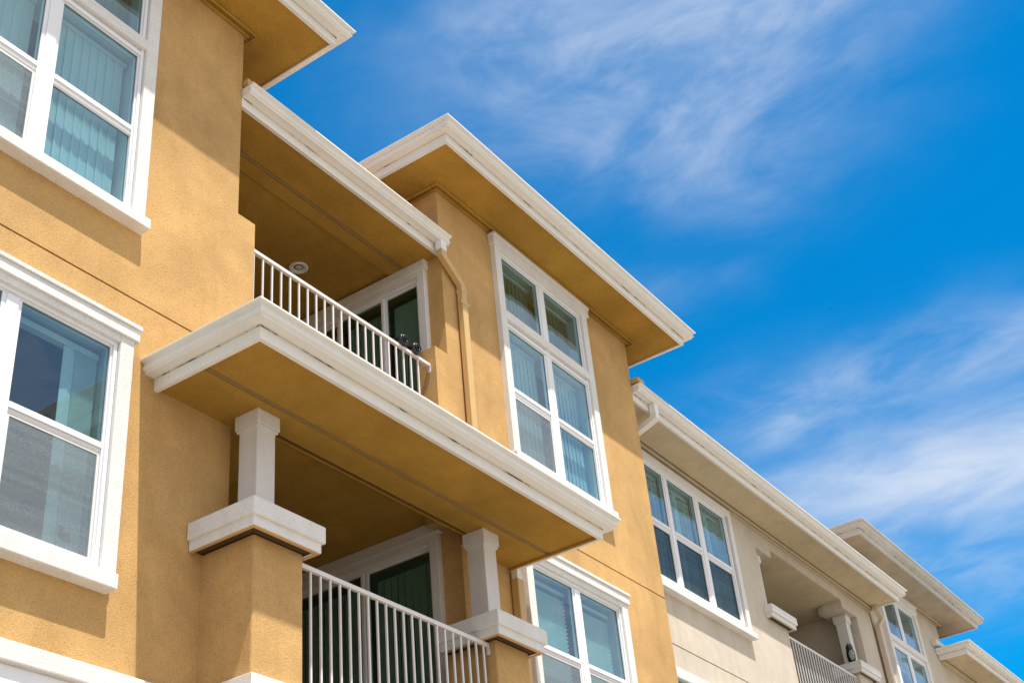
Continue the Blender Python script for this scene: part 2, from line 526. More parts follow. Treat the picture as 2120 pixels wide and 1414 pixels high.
def dh_window(bld, T, c, hg, hm, zg, trans=None, cols=2, kind='tall', blinds='v', screens=(), trim='trim', capz=None, sillz=None, trim_top=None,
              ho=1.235, hi=1.085, sill_h=1.265, label=None, gl='glass', open_left=False, cap=True, lining_d=.33, pane_us=None, transz=None, matwall='orange'):
    """T(u,d,z) d into wall.  zg = (zbot_lo, ztop_lo, zbot_up, ztop_up) glass heights; trans = (z0,z1) glass of the transom light"""
    if pane_us is None: pane_us = [(c - hg, c - hm), (c + hm, c + hg)]
    zb, zt = zg[0], (trans[1] if trans else zg[3])
    fm = MB()
    u0, u1 = pane_us[0][0], pane_us[-1][1]
    fw = .056
    top = zt + fw
    # outer frame with two steps
    ring(fm, T, u0 - fw, u1 + fw, zb - fw, top, fw - .018, -.045, .05)
    ring(fm, T, u0 - .018, u1 + .018, zb - .018, zt + .018, .018, -.024, .05)
    for a, b_ in zip(pane_us[:-1], pane_us[1:]):
        fm.box(a[1], b_[0], -.020, .05, zb - .0, zt + .0, T)
        mid = (a[1] + b_[0]) / 2; w = (b_[0] - a[1]) * .30
        fm.box(mid - w, mid + w, -.032, -.0205, zb, zt, T)
    # meeting rails
    for a, b_ in pane_us:
        fm.box(a, b_, -.030, .03, zg[2] - .055, zg[2], T)
        fm.box(a, b_, -.012, .03, zg[1], zg[2] - .0555, T)
        fm.box(a, b_, -.018, -.0125, zg[1] + .012, zg[1] + .024, T)
    if trans:
        for a, b_ in pane_us:
            fm.box(a, b_, -.020, .05, zg[3], trans[0], T)
        fm.box(u0 - fw + .001, u1 + fw - .001, -.044, .04, zg[3] + .012, zg[3] + fw, T)
    win = fm.build('window', 'vinyl', bld, bevel=.0045, seg=1, label=label)
    # glass
    rows = [(zg[0], zg[1], .012, 'lo'), (zg[2], zg[3], -.002, 'up')]
    if trans: rows.append((trans[0], trans[1], -.002, 'tr'))
    gk = MB()
    for ci, (a, b_) in enumerate(pane_us):
        for (z0, z1, d, r) in rows:
            pane_quad(T, a, b_, z0, z1, d).build('pane', gl, win)
            seam(gk, T, a, b_, z0, z1, d - .006, .007)
            if (ci, r) in screens:
                sm = pane_quad(T, a + .004, b_ - .004, z0 + .004, z1 - .004, -.006)
                sm.build('insect_screen', 'screen' if cap else 'screen_dark', win)
                sf = MB(); ring(sf, T, a + .002, b_ - .002, z0 + .002, z1 - .002, .026, -.010, -.002)
                sf.build('screen_frame', 'rail', win)
    gk.build('gasket', 'gasket', win)
    # stucco surround
    tm = MB()
    if cap:
        tt = capz[0]
        tm.box(c - ho, c - hi, -.08, .06, sillz[1], tt + .02, T); tm.box(c + hi, c + ho, -.08, .06, sillz[1], tt + .02, T)
        tm.box(c - hi - .001, c + hi + .001, -.079, .0, zt + fw - .004, tt + .02, T)
        tm.build('surround', trim, win, bevel=.007)
        cm = MB()
        cz0, cz1 = capz
        st = cz0 + (cz1 - cz0) * .72
        h = ho + .036
        cm.box(c - h, c + h, -.106, .0, cz0, st + .002, T)
        cm.box(c - h - .010, c + h + .010, -.124, .0, st, cz1, T)
        cm.build('head_moulding', trim, win, bevel=.008)
    else:
        lo, hi_, li, hii = ho
        tm.box(lo, li, -.07, .06, sillz[1], trim_top, T); tm.box(hii, hi_, -.07, .06, sillz[1], trim_top, T)
        tm.box(li - .001, hii + .001, -.069, .0, zt + fw - .004, trim_top, T)
        tm.build('surround', trim, win, bevel=.008)
    if transz:
        bm_ = MB(); bm_.box(c - hi - .01, c + hi + .01, -.078, .0, transz[0], transz[1], T)
        bm_.build('transom_bar', trim, win, bevel=.012)
    sm = MB()
    if cap: sm.box(c - sill_h, c + sill_h, -.135, .06, sillz[0], sillz[1], T)
    else: sm.box(sill_h[0], sill_h[1], -.135, .06, sillz[0], sillz[1], T)
    sm.build('sill', trim, win, bevel=.010)
    # drywall reveal
    lm = MB()
    a, b_ = u0 - .02, u1 + .02
    z0, z1 = zb - .02, zt + .02
    for q in ([(a, .051, z0), (a, lining_d, z0), (a, lining_d, z1), (a, .051, z1)], [(b_, .051, z0), (b_, lining_d, z0), (b_, lining_d, z1), (b_, .051, z1)],
              [(a, .051, z0), (b_, .051, z0), (b_, lining_d, z0), (a, lining_d, z0)], [(a, .051, z1), (b_, .051, z1), (b_, lining_d, z1), (a, lining_d, z1)]):
        lm.face([T(*p_) for p_ in q])
    if trans:
        zm_ = zg[3] + .03
        lm.face([T(a, .051, zm_), T(b_, .051, zm_), T(b_, lining_d, zm_), T(a, lining_d, zm_)])
        lm.face([T(a, lining_d, zm_ - .10), T(b_, lining_d, zm_ - .10), T(b_, lining_d, zm_), T(a, lining_d, zm_)])
    lm.build('reveal', 'lining', win)
    # blinds
    segs = [(zg[0], zg[3])] + ([trans] if trans else [])
    if blinds == 'v':
        for (z0, z1) in segs:
            for a, b_ in pane_us:
                drop = .07
                vm_ = MB(); hd = MB()
                vblinds(vm_, T, a + .0, b_ + (.0 if b_ < u1 - .01 else -.03), z0 + .02, z1 - drop, .16)
                hd.box(a - .02, b_ + .0, .135, .185, z1 - drop + .004, z1 - drop + .045, T)
                vm_.build('vertical_blinds', 'blind_shaded' if trans and z0 == trans[0] else 'blind', win)
                hd.build('blind_headrail', 'lining', win)
    elif blinds == 'stack':
        z0, z1 = segs[0]
        for a, b_ in pane_us:
            vm_ = MB(); hd = MB()
            n = 26
            rows = []
            for z in (z0 + .02, z1 - .09):
                rows.append([T(b_ - .02 - k * .0085, .12 + (.035 if k % 2 else 0) + .006 * math.sin(k * 1.7), z) for k in range(n)])
            vm_.loft(rows, False)
            u = b_ - .02 - n * .0085
            vm_.loft([[T(u - .125, .135, z), T(u - .06, .126, z), T(u, .14, z)] for z in (z0 + .02, z1 - .09)], False)
            hd.box(a - .02, b_, .12, .19, z1 - .09, z1 - .03, T)
            vm_.build('vertical_blinds', 'blind', win)
            hd.build('blind_headrail', 'lining', win)
    elif blinds == 'h':
        for a, b_ in pane_us:
            hm_ = MB(); hd = MB()
            ue = b_ - (.0 if b_ < u1 - .01 else .045)
            hblinds(hm_, T, a - .02, ue + .0, segs[0][0] + .02, segs[0][1] - .10, .13)
            hd.box(a - .02, ue, .105, .155, segs[0][1] - .10, segs[0][1] - .05, T)
            for f in (.22, .78):
                uu = a + (b_ - a) * f
                hd.box(uu - .002, uu + .002, .111, .114, segs[0][0] + .02, segs[0][1] - .10, T)
            hm_.build('horizontal_blinds', 'blind', win)
            hd.build('blind_headrail', 'lining', win)
    elif blinds == 's':
        sm_ = MB()
        for a, b_ in pane_us:
            for half in (0, 1):
                w = (b_ - a + .1) / 2
                ua = a - .05 + half * w; ub = ua + w
                ring(sm_, T, ua + .004, ub - .004, zg[0], zg[3], .075, .12, .15)
                z = zg[0] + .10
                while z < zg[3] - .12:
                    sm_.face([T(ua + .08, .175, z), T(ub - .08, .175, z), T(ub - .08, .09, z + .050), T(ua + .08, .09, z + .050)])
                    z += .115
                sm_.box((ua + ub) / 2 - .008, (ua + ub) / 2 + .008, .082, .092, zg[0] + .1, zg[3] - .1, T)
        sm_.build('plantation_shutters', 'shutter', win)
    return win

# ================================================================== ORANGE BUILDING
B = thing('apartment_building', (12, 9, -2), 'orange stucco apartment building with two window towers joined by recessed balconies', 'building')
YW = 8.0
ZJ = 7.29
TALL = dict(zg=(8.26, 9.125, 9.242, 10.20), trans=(10.515, 11.42))
WING = {2.8: (7.84, 8.095), 11.51: (11.25, 11.51)}
def tower_face(x0, x1, c, extra=None):
    wx = WING[x0]
    holes = [(c - 1.10, c + 1.10, 8.17, 11.50), (c - 1.10, c + 1.10, 4.55, 6.74)]
    us, zs = rects(holes)
    us += [x0, x1, wx[0], wx[1]]; zs += [-2, 12.2, ZJ - .010, ZJ + .010, 9.075, 6.72]
    def dep(u, z):
        if wx[0] < u < wx[1] and (z > 9.075 or z < 6.72): return None
        for h in holes:
            if inside(h, u, z): return None
        if abs(z - ZJ) < .010: return .02
        return 0
    return us, zs, dep
CL_, CR_ = 5.325, 13.98
w = MB()
us, zs, dep = tower_face(2.8, 7.84, CL_)
wallgrid(w, us, zs, dep, TF(YW))
# right side wall of the left tower (faces +X)
wallgrid(w, [8.3, 16], [-2, 12.2], lambda u, z: 0, TSR(7.84))
w.face([(8.095, 8, 6.72), (8.095, 8.3, 6.72), (8.095, 8.3, 9.075), (8.095, 8, 9.075)])
wallgrid(w, [8.0, 16], [-2, 12.2], lambda u, z: 0, TSL(2.8))
w.build('wall', 'orange', B, label='left tower wall in orange stucco')
# control joint sealant strips sit in the grooves
def joint_strip(parent, x0, x1, y, z, mat='joint'):
    mb = MB(); mb.box(x0, x1, y + .012, y + .0195, z - .0095, z + .0095); mb.build('control_joint', mat, parent)
joint_strip(B, 2.9, 7.82, YW, ZJ)
joint_strip(B, 11.53, 16.55, YW, ZJ)
w = MB()
us, zs, dep = tower_face(11.51, 16.57, CR_)
wallgrid(w, us, zs, dep, TF(YW))
DU = (8.36, 10.72, 7.35, 10.47)      # upper door opening (y0,y1,z0,z1)
DL = (8.38, 10.82, 3.7, 6.66)
us, zs = rects([DU, DL])
w.face([(11.25, 8, 6.72), (11.25, 8.3, 6.72), (11.25, 8.3, 9.075), (11.25, 8, 9.075)])
wallgrid(w, us + [8.3, 16], zs + [-2, 12.2], lambda u, z: None if (inside(DU, u, z) or inside(DL, u, z)) else 0, TSL(11.51))
wallgrid(w, [8.0, 16], [-2, 12.2], lambda u, z: 0, TSR(16.57))
w.build('wall', 'orange', B, label='right tower wall in orange stucco')
# back walls of the two balcony recesses + rear of building
for z0, z1 in ((7.0, 10.9), (3.4, 6.9)):
    w = MB(); w.box(7.85, 11.50, 11.3, 11.5, z0, z1); w.build('recess_wall', 'orange', B)
# interior
w = MB()
for x0, x1 in ((3.12, 7.5), (11.85, 16.25)):
    for z in (-1.9, 3.55, 7.2, 11.75):
        w.box(x0, x1, 8.31, 15.9, z - .06, z)
    w.box(x0, x1, 12.2, 12.3, -1.9, 11.6)
w.box(2.85, 16.5, 16.0, 16.2, -2, 12.1)
w.build('interior', 'room', B)
# recess ceilings and floors
w = MB()
w.box(7.845, 11.505, 8.79, 11.3, 10.67, 10.75)
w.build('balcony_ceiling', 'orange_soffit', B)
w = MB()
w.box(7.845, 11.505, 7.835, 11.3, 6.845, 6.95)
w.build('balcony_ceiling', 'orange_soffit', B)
w = MB(); w.box(7.845, 11.505, 8.005, 11.3, 7.22, 7.34); w.build('balcony_floor', 'deck', B)
w = MB(); w.box(7.6, 11.7, 7.45, 11.3, 3.45, 3.66); w.build('balcony_floor', 'deck', B)

# upper eave between the towers ------------------------------------------------
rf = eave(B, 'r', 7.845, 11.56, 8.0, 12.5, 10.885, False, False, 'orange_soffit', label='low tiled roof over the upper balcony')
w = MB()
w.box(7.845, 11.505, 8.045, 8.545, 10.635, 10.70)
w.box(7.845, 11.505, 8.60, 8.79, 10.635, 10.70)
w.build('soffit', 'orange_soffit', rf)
w = MB()
w.box(7.85, 11.50, 8.545, 8.60, 10.645, 10.66)
w.build('soffit_vent', 'dark', rf)
w = MB()
for yy in (8.562, 8.582): w.box(7.85, 11.50, yy - .002, yy + .002, 10.632, 10.645)
w.build('vent_bead', 'bead', rf)
w = MB(); w.box(7.86, 8.00, 7.93, 8.3, 10.93, 11.02); w.build('roof_tile', 'bead', rf, bevel=.01)
# gutter end cap outlet + downspout
def pipe_rect(mb, pts, hx, hy, dirs=None):
    rings = []
    for (x, y, z), up in pts:
        up = Vector(up)
        rings.append([(x - hx, y - hy, z) if up.z == 0 else None for _ in (0,)])
w = MB(); w.box(11.355, 11.475, 7.865, 7.965, 10.60, 10.76); w.build('gutter_outlet', 'gutter', rf, bevel=.008)
def downspout(parent, pts, mat, hx=.058, hy=.042):
    """pts: centre line; section hx (x) by hy (y) kept horizontal for vertical runs"""
    mb = MB(); rings = []
    P = [Vector(p) for p in pts]
    for k, p in enumerate(P):
        d0 = (P[k] - P[k - 1]).normalized() if k else (P[1] - P[0]).normalized()
        d1 = (P[k + 1] - P[k]).normalized() if k < len(P) - 1 else d0
        t = (d0 + d1).normalized()
        ring_ = []
        for sx, sy in ((-1, -1), (1, -1), (1, 1), (-1, 1)):
            if abs(t.z) > .35 or abs(d0.z) > .9:
                # slide corner of a vertical pipe onto the mitre plane
                cx, cy = sx * hx, sy * hy
                nz = t.z if abs(t.z) > .2 else .2
                dz = -(t.x * cx + t.y * cy) / nz
                ring_.append(p + Vector((cx, cy, dz * .55)))
            else:
                ring_.append(p + Vector((sx * hx, 0, sy * hy)))
        rings.append(ring_)
    mb.loft(rings, True, True)
    # seam bands
    return mb.build('downspout', mat, parent, bevel=.010)
ds = downspout(B, [(11.43, 7.915, 10.64), (11.43, 7.915, 10.52), (11.845, 7.935, 10.27), (11.845, 7.935, 6.80)], 'pipe')
w = MB()
w.box(11.783, 11.907, 7.889, 7.981, 10.14, 10.20)
w.build('coupling', 'pipe', ds, bevel=.004)
for z in (9.95,):
    w = MB(); w.box(11.75, 11.94, 7.888, 7.9, z, z + .05); w.build('strap', 'pipe', ds)

# tower roofs ------------------------------------------------------------------
def vent_rim(parent, x0, x1, yw, yb, z, p=.11, mat='orange_soffit', sides=(1, 1)):
    w = MB()
    x0s = x0 - p; x1s = x1 + p
    w.box(x0s, x1s, yw - p, yw - .003, z - .05, z)
    w.box(x0s, x0 - .003, yw, yb, z - .05, z)
    w.box(x1 + .003, x1s, yw, yb, z - .05, z)
    w.build('wall_moulding', mat, parent, bevel=.012)
    w = MB()
    for k in range(2):
        o = p * (.60 + .22 * k)
        w.box(x0 - o, x1 + o, yw - o, yw - o + .007, z - .054, z - .049)
        w.box(x0 - o, x0 - o + .007, yw - o, yb, z - .054, z - .049)
        w.box(x1 + o - .007, x1 + o, yw - o, yb, z - .054, z - .049)
    w.build('vent_slot', 'dark' if mat == 'orange_soffit' else 'cdark', parent)
def tower_roof(parent, x0, x1, yw, xL, xR, yf, yb, zl, smat, label):
    rf = eave(parent, 'r', xL, xR, yf, yb, zl, True, True, smat, label=label)
    w = MB()
    w.box(xL + .047, xR - .047, yf + .047, yb, zl - .235, zl - .16)
    w.build('soffit', smat, rf)
    vent_rim(rf, x0, x1, yw, yb - .1, zl - .2355, mat=smat)
    return rf
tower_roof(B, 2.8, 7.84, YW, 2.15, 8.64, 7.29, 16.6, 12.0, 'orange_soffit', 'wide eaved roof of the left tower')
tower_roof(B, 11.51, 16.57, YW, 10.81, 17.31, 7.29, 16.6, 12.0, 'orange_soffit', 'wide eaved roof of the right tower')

# balcony canopy slab -----------------------------------------------------------
SX0, SX1, SY = 6.875, 12.53, 6.705
rf = eave(B, 'r', SX0, SX1, SY, 8.0, 6.705, True, True, 'orange_soffit', name='canopy', label='projecting canopy over the lower balcony', slope=.2)
w = MB()
zs_ = 6.475
w.box(SX0 + .047, SX1 - .047, SY + .047, 7.40, zs_, 6.62)
w.box(SX0 + .047, SX1 - .047, 7.455, 7.83, zs_, 6.62)
w.box(SX0 + .047, 7.845, 7.83, 8.0, zs_, 6.62)
w.box(11.505, SX1 - .047, 7.83, 8.0, zs_, 6.62)
w.build('soffit', 'orange_soffit', rf)
w = MB(); w.box(7.845, 11.505, 7.812, 7.832, 6.47, 6.90); w.build('beam_edge', 'orange_soffit', rf)
w = MB(); w.box(SX0 + .06, SX1 - .1, 7.40, 7.455, zs_ + .008, zs_ + .02); w.build('soffit_vent', 'dark', rf)
w = MB()
for yy in (7.416, 7.438): w.box(SX0 + .06, SX1 - .1, yy - .002, yy + .002, zs_ - .002, zs_ + .008)
w.build('vent_bead', 'bead', rf)
w = MB(); w.box(7.86, 11.49, 7.775, 7.787, zs_ - .004, zs_ + .002); w.box(7.86, 11.49, 7.80, 7.808, zs_ - .004, zs_ + .002)
w.build('vent_slot', 'dark', rf)

w = MB(); w.box(SX1 - .080, SX1 - .0485, SY + .05, 7.99, zs_ - .030, zs_ + .004); w.build('edge_bead', 'orange_soffit', rf)
w = MB(); w.box(12.465, 12.595, 7.885, 7.985, -2, 6.33); w.build('downspout', 'pipe', B, bevel=.010)
w = MB(); w.box(12.475, 12.585, 7.893, 7.977, 6.3305, 6.47); w.build('gutter_outlet', 'gutter', rf, bevel=.006)
# pillars, caps, columns ---------------------------------------------------------
def pillar(parent, x0, x1, yf, yb, z0, z1, smat, cx0, cx1, cyf, cyb, cz0, cz1, mat_under='bead'):
    w = MB(); w.box(x0, x1, yf, yb, z0, z1)
    pl = w.build('pillar', smat, parent, bevel=.022, seg=3)
    # two-step cap, open underneath with vent strip
    w = MB()
    zm = cz0 + (cz1 - cz0) * .36
    w.box(cx0, cx1, cyf, cyb, zm, cz1)
    w.build('cap', 'trim', pl, bevel=.012, seg=2)
    w = MB()
    i = .030; t = .055
    w.box(cx0 + i, cx1 - i, cyf + i, cyf + i + t, cz0, zm + .01)
    w.box(cx0 + i, cx0 + i + t, cyf + i + t, cyb, cz0, zm + .01)
    w.box(cx1 - i - t, cx1 - i, cyf + i + t, cyb, cz0, zm + .01)
    w.build('cap_skirt', 'trim', pl, bevel=.008)
    w = MB()
    w.box(cx0 + i + .012, cx1 - i - .012, cyf + i + .010, cyf + i + t - .012, cz0 - .008, cz0 - .001)
    w.box(cx0 + i + .012, cx0 + i + t - .012, cyf + i + t - .012, cyb, cz0 - .008, cz0 - .001)
    w.box(cx1 - i - t + .012, cx1 - i - .012, cyf + i + t - .012, cyb, cz0 - .008, cz0 - .001)
    w.build('drip_bead', mat_under, pl)
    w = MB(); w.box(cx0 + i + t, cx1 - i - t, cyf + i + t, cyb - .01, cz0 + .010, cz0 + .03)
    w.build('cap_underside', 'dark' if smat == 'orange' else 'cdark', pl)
    w = MB()
    for k in range(3):
        o = .06 + .014 + k * .02
        w.box(cx0 + i + o, cx1 - i - o, cyf + i + o, cyf + i + o + .005, cz0 + .007, cz0 + .0099)
        w.box(cx0 + i + o, cx0 + i + o + .005, cyf + i + o, cyb - .02, cz0 + .007, cz0 + .0099)
    w.build('vent_bead', 'bead_dark', pl)
    return pl
def column(parent, cx, cy, z0, z1, hw=.118, hc=.148):
    w = MB(); w.box(cx - hw, cx + hw, cy - hw, cy + hw, z0, z1 - .02)
    co = w.build('column', 'post', parent, bevel=.010)
    w = MB()
    w.box(cx - hc, cx + hc, cy - hc, cy + hc, z1 - .150, z1 - .001)
    w.build('capital', 'post', co, bevel=.006)
    w = MB()
    w.box(cx - hc + .012, cx + hc - .012, cy - hc + .012, cy + hc - .012, z1 - .178, z1 - .1505)
    w.build('necking', 'post', co, bevel=.006)
    return co
pillar(B, 7.545, 8.163, 7.38, 8.02, -2, 5.14, 'orange', 7.350, 8.262, 7.195, 7.995, 5.045, 5.300)
pillar(B, 11.125, 11.735, 7.38, 8.02, -2, 5.14, 'orange', 10.935, 11.865, 7.195, 7.995, 5.045, 5.300)
column(B, 7.888, 7.70, 5.295, zs_)
column(B, 11.467, 7.70, 5.295, zs_)
w = MB(); w.box(7.505, 8.20, 7.335, 7.9, 3.60, 3.825); w.build('pillar_band', 'gutter', B, bevel=.006)
w = MB(); w.box(11.085, 11.775, 7.335, 7.9, 3.60, 3.825); w.build('pillar_band', 'gutter', B, bevel=.006)
# lower canopy under the first balcony
eave(B, 'r', 6.875, 12.53, 6.705, 8.0, 3.05, True, True, 'orange_soffit', name='canopy', label='lower white edged canopy under the first balcony', slope=.2)
w = MB(); w.box(6.93, 12.48, 6.76, 8.0, 2.83, 3.0); w.build('soffit', 'orange_soffit', B)
# head moulding of the ground storey opening
w = MB(); w.box(3.6, 7.40, 7.895, 8.0, 3.60, 3.765); w.build('head_moulding', 'trim', B, bevel=.02, seg=3)
w = MB(); w.box(3.7, 7.34, 7.94, 8.0, 3.45, 3.60); w.build('window_frame', 'vinyl', B, bevel=.006)

# windows on the towers ----------------------------------------------------------
T8 = TF(YW)
dh_window(B, T8, CL_, 1.024, .098, TALL['zg'], TALL['trans'], blinds='v', screens=((0, 'lo'),), capz=(11.50, 11.69), sillz=(8.035, 8.155), transz=(10.30, 10.44),
          label='tall white window of the left tower with vertical blinds')
dh_window(B, T8, CR_, 1.024, .098, TALL['zg'], TALL['trans'], blinds='v', screens=((0, 'lo'),), capz=(11.50, 11.69), sillz=(8.035, 8.155), transz=(10.30, 10.44),
          label='tall white window of the right tower with vertical blinds')
LOW = (4.62, 5.60, 5.69, 6.65)
dh_window(B, T8, CL_, 1.024, .098, LOW, blinds='stack', screens=((0, 'lo'), (1, 'lo')), capz=(6.775, 6.935), sillz=(4.40, 4.535), sill_h=1.22,
          label='lower window of the left tower, blinds drawn to one side')
dh_window(B, T8, CR_, 1.024, .098, LOW, blinds='h', screens=((0, 'lo'), (1, 'lo')), capz=(6.775, 6.935), sillz=(4.40, 4.535), sill_h=1.22,
          label='lower window of the right tower with horizontal blinds')

# sliding doors --------------------------------------------------------------------
def sliding_door(parent, y0, y1, z0, zt, panes, ztop_glass, label):
    T = TSL(11.51)
    fm = MB()
    ring(fm, T, y0 - .02, y1 + .02, z0 - .05, ztop_glass + .075, .055, -.035, .06)
    for (a, b_, d) in panes:
        ring(fm, T, a - .045, b_ + .045, z0, ztop_glass + .040, .045, d - .02, d + .02)
    dr = fm.build('sliding_door', 'vinyl', parent, bevel=.005, seg=1, label=label)
    for (a, b_, d) in panes:
        pane_quad(T, a, b_, z0 + .04, ztop_glass, d).build('pane', 'glass_green', dr)
    tm = MB()
    tm.box(y0 - .12, y0 + .0, -.075, .04, z0 - .1, zt, T); tm.box(y1 + .0, y1 + .12, -.075, .04, z0 - .1, zt, T)
    tm.box(y0 - .001, y1 + .001, -.074, .0, ztop_glass + .072, zt, T)
    tm.build('surround', 'trim', dr, bevel=.007)
    tm = MB(); tm.box(y0 - .155, y1 + .155, -.095, .0, zt - .13, zt + .01, T)
    tm.build('head_moulding', 'trim', dr, bevel=.008)
    hx = panes[0][1] + .035
    hm_ = MB(); hm_.box(hx - .012, hx + .012, -.075, -.02, z0 + 1.0, z0 + 1.28, T); hm_.build('handle', 'rail', dr, bevel=.006)
    vb = MB()
    for (a, b_, d) in panes:
        vblinds(vb, T, a, b_, z0 + .05, ztop_glass - .06, .16, ang=10)
    vb.build('vertical_blinds', 'blind', dr)
    return dr
sliding_door(B, 8.36, 10.62, 7.40, 10.62, [(8.385, 8.92, .012), (9.00, 9.72, -.012), (9.80, 10.55, .03)], 10.335, 'sliding glass door of the upper balcony')
sliding_door(B, 8.40, 10.70, 3.70, 6.83, [(8.425, 9.37, .012), (9.47, 10.62, -.012)], 6.55, 'sliding glass door of the lower balcony')

# ================================================================== RAILINGS
def railing(name, x0, x1, y, zt, zb, xs, label, bracket=True, mat='rail'):
    r = thing(name, ((x0 + x1) / 2, y, zb), label, 'railing', 'white metal balcony railings')
    w = MB(); w.box(x0, x1, y - .022, y + .022, zt - .045, zt); w.build('top_rail', mat, r, bevel=.005)
    w = MB(); w.box(x0, x1, y - .018, y + .018, zb, zb + .04); w.build('bottom_rail', mat, r, bevel=.005)
    for x in xs:
        w = MB(); w.box(x - .0108, x + .0108, y - .0108, y + .0108, zb + .0405, zt - .0455)
        w.build('baluster', mat, r, bevel=.004, seg=2)
    w = MB(); w.box(x1 - .012, x1 + .0, y - .024, y + .024, zt - .125, zt - .0455); w.build('bracket', mat, r, bevel=.004)
    w = MB(); w.box(x0, x0 + .012, y - .024, y + .024, zt - .125, zt - .0455); w.build('bracket', mat, r, bevel=.004)
    return r
n = 21
xs = [8.185 + .1412 * k for k in range(n)]
railing('balcony_railing', 8.10, 11.245, 8.10, 8.842, 7.45, xs, 'white metal railing of the upper balcony above the big canopy gutter')
xs = [8.367 + .1331 * k for k in range(-1, 21)]
xs = [x for x in xs if 8.18 < x < 11.10]
railing('balcony_railing', 8.168, 11.12, 7.48, 5.04, 3.76, xs, 'white metal railing of the lower balcony between the two orange pillars')

# ================================================================== THINGS ON THE BALCONIES
L_ = thing('ceiling_light', (10.53, 9.6, 10.60), 'round recessed light with white ring in the upper balcony ceiling', 'light')
w = MB()
def circ(cx, cy, r, z, n=28): return [(cx + r * math.cos(2 * math.pi * k / n), cy + r * math.sin(2 * math.pi * k / n), z) for k in range(n)]
w.loft([circ(10.53, 9.6, .100, 10.668), circ(10.53, 9.6, .130, 10.664), circ(10.53, 9.6, .128, 10.650), circ(10.53, 9.6, .108, 10.642), circ(10.53, 9.6, .094, 10.648), circ(10.53, 9.6, .062, 10.666)], True)
w.build('trim_ring', 'gutter', L_, smooth=True)
w = MB(); w.loft([circ(10.53, 9.6, .052, 10.662), circ(10.53, 9.6, .030, 10.655), circ(10.53, 9.6, .008, 10.652)], True, True); w.build('lamp', 'lining', L_, smooth=True)

def reel(cx, cz, label):
    y0, y1 = 8.03, 8.17
    r = thing('rail_clamp_reel', (cx, 8.1, cz - .07), label, 'reel', 'black reels on the upper railing')
    def c2(rad, y, n=28): return [(cx + rad * math.cos(2 * math.pi * k / n), y, cz + rad * math.sin(2 * math.pi * k / n)) for k in range(n)]
    w = MB()
    w.loft([c2(.040, y0 + .012), c2(.062, y0), c2(.074, y0 + .008), c2(.077, (y0 + y1) / 2), c2(.074, y1 - .008), c2(.062, y1), c2(.040, y1 - .012), c2(.036, (y0 + y1) / 2), c2(.040, y0 + .012)], True)
    w.build('drum', 'black', r, smooth=True)
    w = MB()
    pts = []
    for k in range(26):
        a = k * .34; rad = .058 - k * .0016
        pts.append((cx + rad * math.cos(a), y0 - .006 + .003 * math.sin(a * 3), cz + rad * math.sin(a)))
    w.tube(pts, .0085, 8); w.build('coil', 'black', r, smooth=True)
    w = MB(); w.box(cx + .025, cx + .070, 8.04, 8.10, cz + .058, cz + .085); w.build('latch', 'black', r, bevel=.006)
    w = MB()
    w.loft([[(cx - .03 + dx, 8.20, 7.4), (cx + .0 + dx, 8.19, 7.4), (cx + .0 + dx, 8.205, 7.4), (cx - .03 + dx, 8.215, 7.4)] for dx in (0,)] +
           [[(cx - .012, 8.16, cz - .03), (cx + .022, 8.15, cz - .03), (cx + .022, 8.165, cz - .03), (cx - .012, 8.175, cz - .03)]], True, True)
    w.build('strap', 'black', r)
    w = MB(); w.box(cx - .034, cx + .012, 8.178, 8.186, 8.27, 8.36); w.build('tag', 'vinyl', r)
reel(10.69, 8.905, 'left one of two black round reels sitting on the upper balcony railing')
reel(10.935, 8.90, 'right one of two black round reels, nearest the orange half wall')
# small wire basket beside the door
wb = thing('wire_basket', (10.35, 8.25, 7.4), 'small white wire basket behind the upper balcony railing', 'basket')
w = MB()
for k in range(9):
    a = k * 2 * math.pi / 9
    w.tube([(10.40 + .05 * math.cos(a), 8.3 + .05 * math.sin(a), 8.10), (10.40 + .08 * math.cos(a), 8.3 + .08 * math.sin(a), 8.30), (10.40 + .11 * math.cos(a), 8.3 + .11 * math.sin(a), 8.42)], .004, 5)
for z, rr in ((8.12, .052), (8.30, .08), (8.42, .11)):
    w.tube([(10.40 + rr * math.cos(a * .5236), 8.3 + rr * math.sin(a * .5236), z) for a in range(13)], .005, 5)
w.build('wire_frame', 'rail', wb)
w = MB(); w.tube([(10.40, 8.3, 7.34), (10.40, 8.3, 8.12)], .012, 8); w.build('stem', 'rail', wb)

# window ornament in the lower left window
wo_ = thing('window_ornament', (6.12, 8.03, 4.70), 'small glass figurine on the sill behind the lower left window screen', 'ornament')
w = MB()
def sph(mb, c, r, n=10, sz=1.0):
    rings = []
    for j in range(1, n):
        ph = math.pi * j / n
        rings.append([(c[0] + r * math.sin(ph) * math.cos(2 * math.pi * k / n), c[1] + r * math.sin(ph) * math.sin(2 * math.pi * k / n), c[2] + r * sz * math.cos(ph)) for k in range(n)])
    mb.loft(rings, True, True)
sph(w, (6.12, 8.05, 4.80), .045); sph(w, (6.09, 8.05, 4.85), .028); sph(w, (6.155, 8.05, 4.765), .03)
w.build('figurine', 'gasket', wo_, smooth=True)
w = MB(); ring(w, TF(8.03), 6.14, 6.19, 4.64, 4.70, .010, 0, .01); w.build('stand', 'vinyl', wo_)

